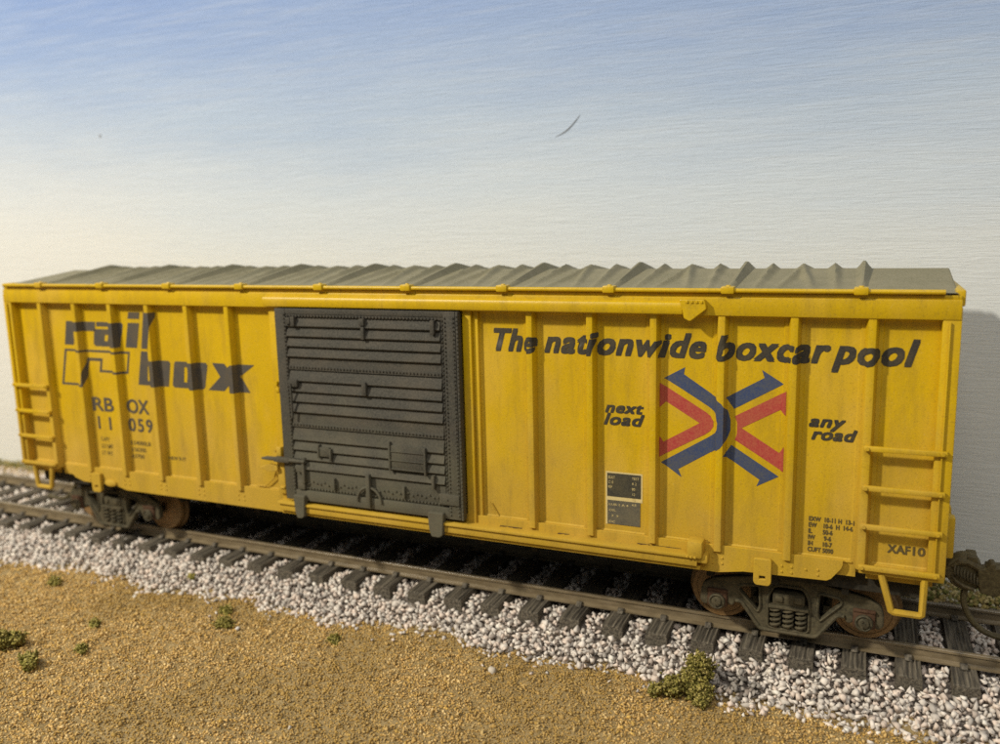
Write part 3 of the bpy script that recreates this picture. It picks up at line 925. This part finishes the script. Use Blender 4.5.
tube(bm, [(-2.20, -1.755, 2.02), (-2.30, -1.755, 1.80), (-2.52, -1.755, 1.62), (-2.75, -1.755, 1.60)], .013, 6)
tube(bm, [(2.28, -1.745, 1.82), (2.40, -1.75, 1.62)], .013, 6)
obj("weld_line", bm, M_Y, car)
for (a, b) in ((-1.62, -1.40), (1.24, 1.52)):
    me = curve_plate([round_poly([(a, 1.60), (b, 1.60), (b - .03, 1.22), (b - .08, 1.185), (a + .06, 1.185), (a + .02, 1.30)], .02)], .055, .015)
    me.transform(Matrix.Translation((0, -2.0, 0)))
    obj("door_hanger", smooth(me), M_DOOR, door)
# ---- ladders
for s in (-1, 1):
    x0, x1 = (8.16, 9.21) if s > 0 else (-9.21, -8.14)
    lad = boxo("ladder", (9.13 if s > 0 else -9.15), (9.15 if s > 0 else -9.13), -1.90, -1.86, 1.52, 5.1, M_Y, car, .005)
    for z in (3.305, 2.73, 2.16, 1.55):
        bm = bmesh.new()
        box(bm, x0, x1, -1.935, -1.865, z - .040, z + .036, .016)
        for x in (x0 + .05, x1 - .06):
            cyl(bm, (x, -1.80, z), (x, -1.952, z), .038, .026, 10)
        o = obj("rung", bm, M_Y, lad); smooth(o.data)
    boxo("ladder_foot", x0 + .01, x1 + (.06 if s > 0 else -.01), -1.87, -1.6, 1.44, 1.525, M_Y, car, .012)
    # foot step hanging from the corner
    if s > 0: pts = [(8.47, -1.84, 1.46), (8.62, -1.84, .93), (8.66, -1.84, .91), (8.99, -1.84, .91), (9.02, -1.84, .93), (9.03, -1.84, 1.46)]
    else: pts = [(-8.90, -1.84, 1.46), (-8.86, -1.84, 1.02), (-8.83, -1.84, .99), (-8.46, -1.84, .99), (-8.43, -1.84, 1.02), (-8.36, -1.84, 1.46)]
    bm = bmesh.new(); tube(bm, pts, .052, 8)
    o = obj("stirrup_step", bm, M_Y, car); smooth(o.data, 40)
# ---- trucks
def mirror(pl): return [(-x, z) for x, z in pl[::-1]]
def make_truck(cx):
    t = empty("truck", (cx, 0, 0), car)
    def part(name, bm, mat, loc=None):
        o = obj(name, bm, mat, t, loc); smooth(o.data); return o
    half = [(0, .99), (.40, .99), (.55, .93), (.85, .88), (1.14, .82), (1.30, .72), (1.34, .58), (1.34, .42), (1.28, .38), (1.24, .42), (1.20, .62), (.98, .62), (.92, .44), (.86, .42), (.82, .54), (.72, .54), (.42, .10), (.34, .07), (0, .07)]
    outer = half + [(-x, z) for x, z in half[-2:0:-1]]
    win = round_poly([(-.31, .14), (.31, .14), (.31, .66), (.22, .86), (-.22, .86), (-.31, .66)], .08)
    tri = round_poly([(.44, .82), (.74, .78), (.78, .70), (.46, .36), (.42, .46)], .05)
    me = curve_plate([round_poly(outer, .05, 3), win, tri, mirror(tri)], .035, .025)
    for s in (-1, 1):
        m2 = me.copy() if s > 0 else me
        m2.transform(Matrix.Translation((0, s * 1.28, 0)))
        part("side_frame", m2, M_TRUCK)
    # raised flanges on the near frame
    def rim(pl, r=.022, y=-1.345):
        bm = bmesh.new(); tube(bm, [(x, y, z) for x, z in pl + pl[:2]], r, 6); part("frame_flange", bm, M_TRUCK)
    rim(win); rim(tri); rim(mirror(tri))
    low = round_poly([(.84, .50), (.72, .52), (.42, .10), (-.42, .10), (-.72, .52), (-.84, .50)], .06)
    bm = bmesh.new(); tube(bm, [(x, -1.35, z) for x, z in low[3:-3]], .032, 8)
    part("frame_flange", bm, M_TRUCK)
    bm = bmesh.new(); box(bm, -.24, .24, -1.37, -1.1, .54, .74, .03); box(bm, -.20, -.08, -1.40, -1.3, .60, .70, .02); box(bm, .08, .20, -1.40, -1.3, .60, .72, .02); box(bm, -.3, .3, -1.42, -1.2, .50, .545, .01)
    part("bolster", bm, M_TRUCK)
    for k in (-1, 0, 1):
        bm = bmesh.new()
        pts = [(k * .19 + .068 * math.cos(a), -1.33 + .068 * math.sin(a), .16 + .34 * a / (2 * math.pi * 4.2)) for a in np.linspace(0, 2 * math.pi * 4.2, 54)]
        tube(bm, pts, .024, 6)
        cyl(bm, (k * .19, -1.33, .14), (k * .19, -1.33, .52), .04, seg=8)
        part("spring", bm, M_TRUCK)
    for q in (-1, 1):
        bm = bmesh.new(); box(bm, q * 1.09 - .16, q * 1.09 + .16, -1.38, -1.2, .36, .66, .04)
        box(bm, q * 1.09 - .16, q * 1.09 + .16, -1.395, -1.3, .62, .67, .02)
        part("journal_box", bm, M_JRED)
        bm = bmesh.new(); lathe(bm, [(0, .13), (-.05, .13), (-.065, .11), (-.045, .085), (-.075, .07), (-.09, .03)], (q * 1.09, -1.37, .47), 20)
        for a in (0, 2.1, 4.2): cyl(bm, (q * 1.09 + .05 * math.cos(a), -1.42, .47 + .05 * math.sin(a)), (q * 1.09 + .05 * math.cos(a), -1.47, .47 + .05 * math.sin(a)), .02, seg=6)
        part("journal_cap", bm, M_TRUCK)
        for s in (-1, 1):
            bm = bmesh.new()
            wp = [(.10, .10), (.06, .14), (.05, .34), (.075, .40), (.075, .475), (-.055, .485), (-.075, .53), (-.10, .545), (-.115, .53), (-.115, .42), (-.06, .36), (-.05, .14), (-.10, .10)]
            lathe(bm, [(y * s, r) for y, r in wp], (q * 1.09, s * .84, .485), 48)
            bmesh.ops.recalc_face_normals(bm, faces=bm.faces)
            part("wheel", bm, M_RUST)
            bm = bmesh.new(); lathe(bm, [(s * .074, .405), (s * .084, .412), (s * .084, .470), (s * .06, .482), (s * .0, .486)], (q * 1.09, s * .84, .485), 48)
            bmesh.ops.recalc_face_normals(bm, faces=bm.faces)
            part("wheel_rim", bm, M_RIM)
        bm = bmesh.new(); cyl(bm, (q * 1.09, -1.3, .485), (q * 1.09, 1.3, .485), .07, seg=14)
        part("axle", bm, M_UNDER)
    bm = bmesh.new(); box(bm, -.25, .25, -1.1, 1.1, .45, .80, .03); cyl(bm, (0, 0, .8), (0, 0, 1.05), .35, seg=18)
    part("centre_bolster", bm, M_UNDER)
    bm = bmesh.new()
    bm.free()
    for q in (-1, 1):
        bm = bmesh.new(); box(bm, q * .54 - .05, q * .54 + .05, -.95, .95, .34, .46, .01)
        part("brake_beam", bm, M_TRUCK)
        for s in (-1, 1):
            bm = bmesh.new(); box(bm, q * .60 - .06, q * .60 + .06, s * .84 - .08, s * .84 + .08, .30, .66, .02)
            part("brake_shoe", bm, M_TRUCK)
    return t
make_truck(-7.19); make_truck(7.19)
# ---- couplers
def make_coupler(s):
    bm = bmesh.new()
    box(bm, 8.9, 9.30, -.28, .28, .74, 1.08, .03); box(bm, 9.28, 9.8, -.10, .12, .84, 1.00, .02)
    for v in bm.verts: v.co.x *= s
    cp = obj("coupler", bm, M_COUP, car); smooth(cp.data)
    # rounded knuckle head with its coil spring and squared jaw
    bm = bmesh.new()
    pl = round_poly([(9.44, .90), (9.48, 1.04), (9.60, 1.15), (9.74, 1.17), (9.86, 1.08), (9.86, .74), (9.72, .68), (9.56, .74)], .05)
    me = curve_plate([pl], .10, .05); me.transform(Matrix.Translation((0, -.12, 0)))
    bm.from_mesh(me)
    box(bm, 9.70, 9.84, -.30, .06, 1.12, 1.22, .015)
    tube(bm, [(9.50, -.27, 1.03), (9.60, -.29, 1.12), (9.72, -.29, 1.13), (9.86, -.30, 1.06), (9.96, -.30, 1.03)], [.03, .045, .05, .05, .04], 8)
    tube(bm, [(9.48, -.26, .92), (9.56, -.28, .80), (9.68, -.29, .73), (9.82, -.29, .70)], [.025, .03, .035, .03], 8)
    for v in bm.verts: v.co.x *= s; v.co.z += .09
    o = obj("coupler_head", bm, M_COUP, cp); smooth(o.data)
    bm = bmesh.new()
    P = []
    for a in np.linspace(0, 2 * math.pi * 8, 120):
        k = a / (2 * math.pi * 8)
        cx, cz = 9.53 + .36 * k, .99 - .15 * k
        P.append((cx + .02 * math.cos(a), -.30 + .05 * math.cos(a), cz + .075 * math.sin(a)))
    tube(bm, P, .014, 5)
    for v in bm.verts: v.co.x *= s; v.co.z += .09
    o = obj("knuckle_spring", bm, M_TRUCK, cp); smooth(o.data)
    bm = bmesh.new()
    pl = round_poly([(9.86, 1.04), (9.96, 1.07), (10.02, 1.16), (10.06, 1.16), (10.06, 1.09), (10.20, 1.10), (10.21, .72), (10.08, .66), (9.90, .70)], .015)
    me = curve_plate([pl], .09, .02); me.transform(Matrix.Translation((0, -.26, 0)))
    bm.from_mesh(me)
    box(bm, 9.98, 10.22, -.14, .12, .74, 1.04, .02)
    for v in bm.verts: v.co.x *= s; v.co.z += .09
    o = obj("knuckle", bm, M_COUP, cp); smooth(o.data)
    bm = bmesh.new()
    pts = [(9.72, -.18, .80), (9.69, -.20, .60), (9.74, -.22, .40), (9.87, -.24, .20), (10.08, -.26, .08), (10.36, -.28, .06), (10.62, -.28, .10)]
    # smooth the hose
    P = []
    for i in range(len(pts) - 1):
        p0, p1, p2, p3 = [Vector(pts[max(0, min(len(pts) - 1, i + d))]) for d in (-1, 0, 1, 2)]
        for t in np.linspace(0, 1, 6)[:-1]:
            P.append(.5 * ((2 * p1) + (-p0 + p2) * t + (2 * p0 - 5 * p1 + 4 * p2 - p3) * t * t + (-p0 + 3 * p1 - 3 * p2 + p3) * t ** 3))
    P.append(Vector(pts[-1]))
    tube(bm, P, .048, 10)
    for v in bm.verts: v.co.x *= s
    if s < 0: bmesh.ops.reverse_faces(bm, faces=bm.faces)
    o = obj("air_hose", bm, M_COUP, cp); smooth(o.data)
make_coupler(1); make_coupler(-1)
# ---------------------------------------------------------------- lettering that follows the ribs
def wrap(name, me, mat, lift=.004, label=None, parent=None):
    """me lies in XZ; cut at every rib fold and laid onto the side"""
    bm = bmesh.new(); bm.from_mesh(me)
    xs = [v.co.x for v in bm.verts]
    for bx in BREAKS:
        if min(xs) < bx < max(xs):
            bmesh.ops.bisect_plane(bm, geom=bm.verts[:] + bm.edges[:] + bm.faces[:], plane_co=(bx, 0, 0), plane_no=(1, 0, 0), dist=1e-5)
    for v in bm.verts: v.co.y = prof_y(v.co.x) - lift - v.co.y
    bmesh.ops.recalc_face_normals(bm, faces=bm.faces)
    o = obj(name, bm, mat, parent or car)
    if label: o['label'] = label
    return o
def poly_let(name, polys, mat, lift=.004, label=None): return wrap(name, curve_plate(polys), mat, lift, label)
def stf(o):
    o['kind'] = 'stuff'; return o
def text(name, s, x0, x1, zb, h, mat, shear=0.0, bold=0.0, lift=.004, label=None, ref=None, space=1.0, flaty=None, line=1.0, fat=0):
    """h = cap height (or of ref string)"""
    def mk(body):
        cu = bpy.data.curves.new("t", 'FONT'); cu.body = body; cu.shear = shear; cu.offset = bold; cu.size = 1
        cu.space_character = space; cu.space_line = line; cu.resolution_u = 3
        o = bpy.data.objects.new("t", cu); C.objects.link(o)
        dg = bpy.context.evaluated_depsgraph_get()
        me = bpy.data.meshes.new_from_object(o.evaluated_get(dg))
        bpy.data.objects.remove(o); bpy.data.curves.remove(cu)
        return me
    r = mk(ref or 'H'); co = np.array([v.co[:] for v in r.vertices]); capz = co[:, 1].max()
    me = mk(s); co = np.array([v.co[:] for v in me.vertices])
    k = h / capz; mn, mx = co[:, 0].min(), co[:, 0].max(); kx = (x1 - x0) / (mx - mn)
    for v in me.vertices:
        x, y = v.co.x, v.co.y
        v.co = (x0 + (x - mn) * kx, flaty if flaty is not None else 0, zb + y * k)
    if flaty is not None:
        return stf(obj(name, me, mat, car))
    if fat:
        bm = bmesh.new()
        for q, (ax, az) in enumerate(((0, 0), (1, .8), (1, -.8), (-1, .8), (-1, -.8), (0, .8), (0, -.8))):
            m2 = me.copy()
            m2.transform(Matrix.Translation((fat * ax, q * .0006, fat * az))); bm.from_mesh(m2); bpy.data.meshes.remove(m2)
        bm.to_mesh(me); bm.free()
    o = wrap(name, me, mat, lift, label)
    return stf(o) if name == 'stencilled_data' else o
L = {}
L['r'] = [[(-7.60, 4.73), (-7.37, 4.73), (-7.385, 4.66), (-7.25, 4.73), (-6.745, 4.73), (-6.775, 4.53), (-7.30, 4.53), (-7.38, 4.46), (-7.44, 4.22), (-7.71, 4.22)]]
L['a'] = [[(-6.71, 4.73), (-6.00, 4.73), (-5.965, 4.69), (-6.07, 4.215), (-6.80, 4.215), (-6.85, 4.265), (-6.79, 4.58), (-6.385, 4.58), (-6.375, 4.635), (-6.73, 4.635)], [(-6.50, 4.46), (-6.40, 4.46), (-6.44, 4.33), (-6.53, 4.33)]]
L['i'] = [[(-5.82, 4.73), (-5.51, 4.73), (-5.63, 4.215), (-5.945, 4.215)]]
L['dot'] = [[(-5.78, 4.95), (-5.47, 4.95), (-5.505, 4.815), (-5.815, 4.815)]]
L['l'] = [[(-5.37, 4.96), (-5.03, 4.96), (-5.19, 4.205), (-5.51, 4.205)]]
L['b'] = [[(-5.53, 4.15), (-5.19, 4.15), (-5.235, 3.98), (-4.80, 3.98), (-4.765, 3.93), (-4.855, 3.445), (-5.685, 3.445)], [(-5.38, 3.85), (-5.27, 3.85), (-5.32, 3.54), (-5.42, 3.54)]]
L['o'] = [[(-4.62, 3.98), (-3.84, 3.98), (-3.80, 3.93), (-3.90, 3.49), (-3.95, 3.44), (-4.71, 3.44), (-4.75, 3.49), (-4.66, 3.94)], [(-4.40, 3.87), (-4.31, 3.87), (-4.36, 3.56), (-4.44, 3.56)]]
L['x'] = [[(-3.68, 3.985), (-3.38, 3.985), (-3.27, 3.87), (-3.10, 3.985), (-2.64, 3.985), (-2.985, 3.755), (-2.78, 3.435), (-3.18, 3.435), (-3.29, 3.56), (-3.42, 3.435), (-3.82, 3.435), (-3.50, 3.715)]]
for k, v in L.items():
    poly_let("painted_letter", v, M_INK2)
poly_let("outlined_key_symbol", [[(-7.73, 4.13), (-5.84, 4.13), (-5.94, 3.66), (-6.765, 3.66), (-6.705, 3.895), (-7.02, 3.895), (-7.13, 3.34), (-7.925, 3.34)],
                                [(-7.68, 4.083), (-5.90, 4.083), (-5.985, 3.708), (-6.69, 3.708), (-6.635, 3.96), (-7.07, 3.96), (-7.18, 3.387), (-7.855, 3.387)]], M_INK2)
def smooth_poly(pl, idx, n=3):
    return pl
blue_d = [(5.604, 4.314), (5.284, 4.133), (5.515, 4.000), (5.95, 3.735), (6.05, 3.665), (6.10, 3.58), (6.125, 3.50), (6.115, 3.40), (6.07, 3.32), (5.98, 3.25), (5.249, 2.790), (5.567, 2.572), (5.517, 2.70),
          (6.06, 3.045), (6.17, 3.12), (6.25, 3.24), (6.30, 3.38), (6.30, 3.54), (6.26, 3.68), (6.18, 3.80), (6.06, 3.89), (5.585, 4.205)]
red_w = [(5.225, 4.055), (5.93, 3.632), (6.00, 3.575), (6.045, 3.50), (6.045, 3.42), (6.00, 3.345), (5.93, 3.29), (5.225, 2.880), (5.225, 3.205), (5.285, 3.121), (5.835, 3.455), (5.315, 3.765), (5.225, 3.675)]
poly_let("emblem_arrow", [blue_d], M_BLUE)
poly_let("emblem_arrow", [[(6.733, 4.322), (7.046, 4.125), (6.345, 3.712), (6.233, 3.885), (6.773, 4.205)]], M_BLUE)
poly_let("emblem_arrow", [[(6.315, 3.152), (7.014, 2.72), (6.697, 2.539), (6.74, 2.645), (6.213, 2.99)]], M_BLUE)
poly_let("emblem_chevron", [red_w], M_RED)
poly_let("emblem_chevron", [[(7.085, 4.02), (7.085, 3.655), (7.010, 3.740), (6.46, 3.425), (7.010, 3.085), (7.075, 3.185), (7.075, 2.80), (6.365, 3.235), (6.395, 3.33), (6.395, 3.50), (6.36, 3.60)]], M_RED)
LB = 4.468
text("painted_word", "The", 2.43, 3.19, LB, .355, M_INK, .29, .006, fat=.018, space=1.1)
text("painted_word", "nationwide", 3.33, 5.905, LB, .355, M_INK, .29, .006, fat=.018, space=1.1)
text("painted_word", "boxcar", 6.08, 7.655, LB, .355, M_INK, .29, .006, fat=.018, space=1.1)
text("painted_word", "pool", 7.70, 8.79, LB, .355, M_INK, .29, .006, fat=.018, space=1.1)
text("painted_word", "next", 4.345, 4.955, 3.535, .165, M_INK, .29, .0, fat=.011, space=1.08)
text("painted_word", "load", 4.325, 4.97, 3.335, .180, M_INK, .29, .0, fat=.011, space=1.08)
text("painted_word", "any", 7.42, 7.90, 3.525, .165, M_INK, .29, .0, fat=.011, space=1.08)
text("painted_word", "road", 7.46, 8.06, 3.335, .165, M_INK, .29, .0, fat=.011, space=1.08)
text("stencilled_letters", "RB", -7.04, -6.46, 2.82, .285, M_INK2, 0, .0, fat=.009)
text("stencilled_letters", "OX", -6.05, -5.47, 2.83, .285, M_INK2, 0, .0, fat=.009)
text("stencilled_number", "11", -6.95, -6.58, 2.42, .27, M_INK2, 0, .0, fat=.008, space=1.4)
text("stencilled_number", "059", -6.05, -5.41, 2.44, .27, M_INK2, 0, .0, fat=.008, space=1.25)
text("stencilled_data", "CAPY\nLD LMT\nLT WT", -6.92, -6.58, 2.155, .085, M_SMALL, 0, .01, line=1.25)
text("stencilled_data", "154000LB\n156300\n63700", -6.05, -5.50, 2.145, .085, M_SMALL, 0, .02, line=1.2)
text("stencilled_data", "NEW 9-77", -5.02, -4.57, 1.905, .075, M_SMALL, 0, .02)
text("stencilled_data", "EXW  10-11 H  13-1\nEW    10-6  H  14-6\nIL       50-6\nIW      9-6\nIH      10-7\nCUFT 5090", 7.46, 8.08, 2.095, .066, M_SMALL, 0, .0, fat=.0035, line=.98)
text("stencilled_letters", "XAF", 8.54, 8.83, 1.745, .12, M_SMALL, 0, .0, fat=.006)
text("stencilled_number", "10", 8.87, 9.02, 1.745, .12, M_SMALL, 0, .0, fat=.006)
# consolidated data plates
def plate(name, x0, x1, z0, z1, mat, y):
    me = bpy.data.meshes.new(name)
    me.from_pydata([(x0, y, z0), (x1, y, z0), (x1, y, z1), (x0, y, z1)], [], [(0, 1, 2, 3)]); me.update()
    return obj(name, me, mat, car)
yb = YP + REC
plate("plate_border", 4.343, 4.950, 2.075, 2.555, M_CREAM, yb - .004)
plate("plate_border", 4.343, 4.371, 1.66, 2.075, M_CREAM, yb - .004)
plate("data_plate", 4.368, 4.925, 2.140, 2.530, M_PLATE, yb - .008)
plate("data_plate", 4.375, 4.915, 1.672, 2.075, M_PLATE2, yb - .0085)
text("plate_print", "BUILT\nC 15\nREF", 4.39, 4.50, 2.44, .042, M_CREAM, flaty=yb - .012, line=1.3)
text("plate_print", "TEST\nK 2\n80\n12\n76\n4-8", 4.78, 4.895, 2.45, .040, M_CREAM, flaty=yb - .012, line=1.5)
text("plate_print", "LUB 2 A 4\nOIL\n  7  9\nDC", 4.40, 4.72, 1.99, .035, M_CREAM, flaty=yb - .0125, line=1.9)
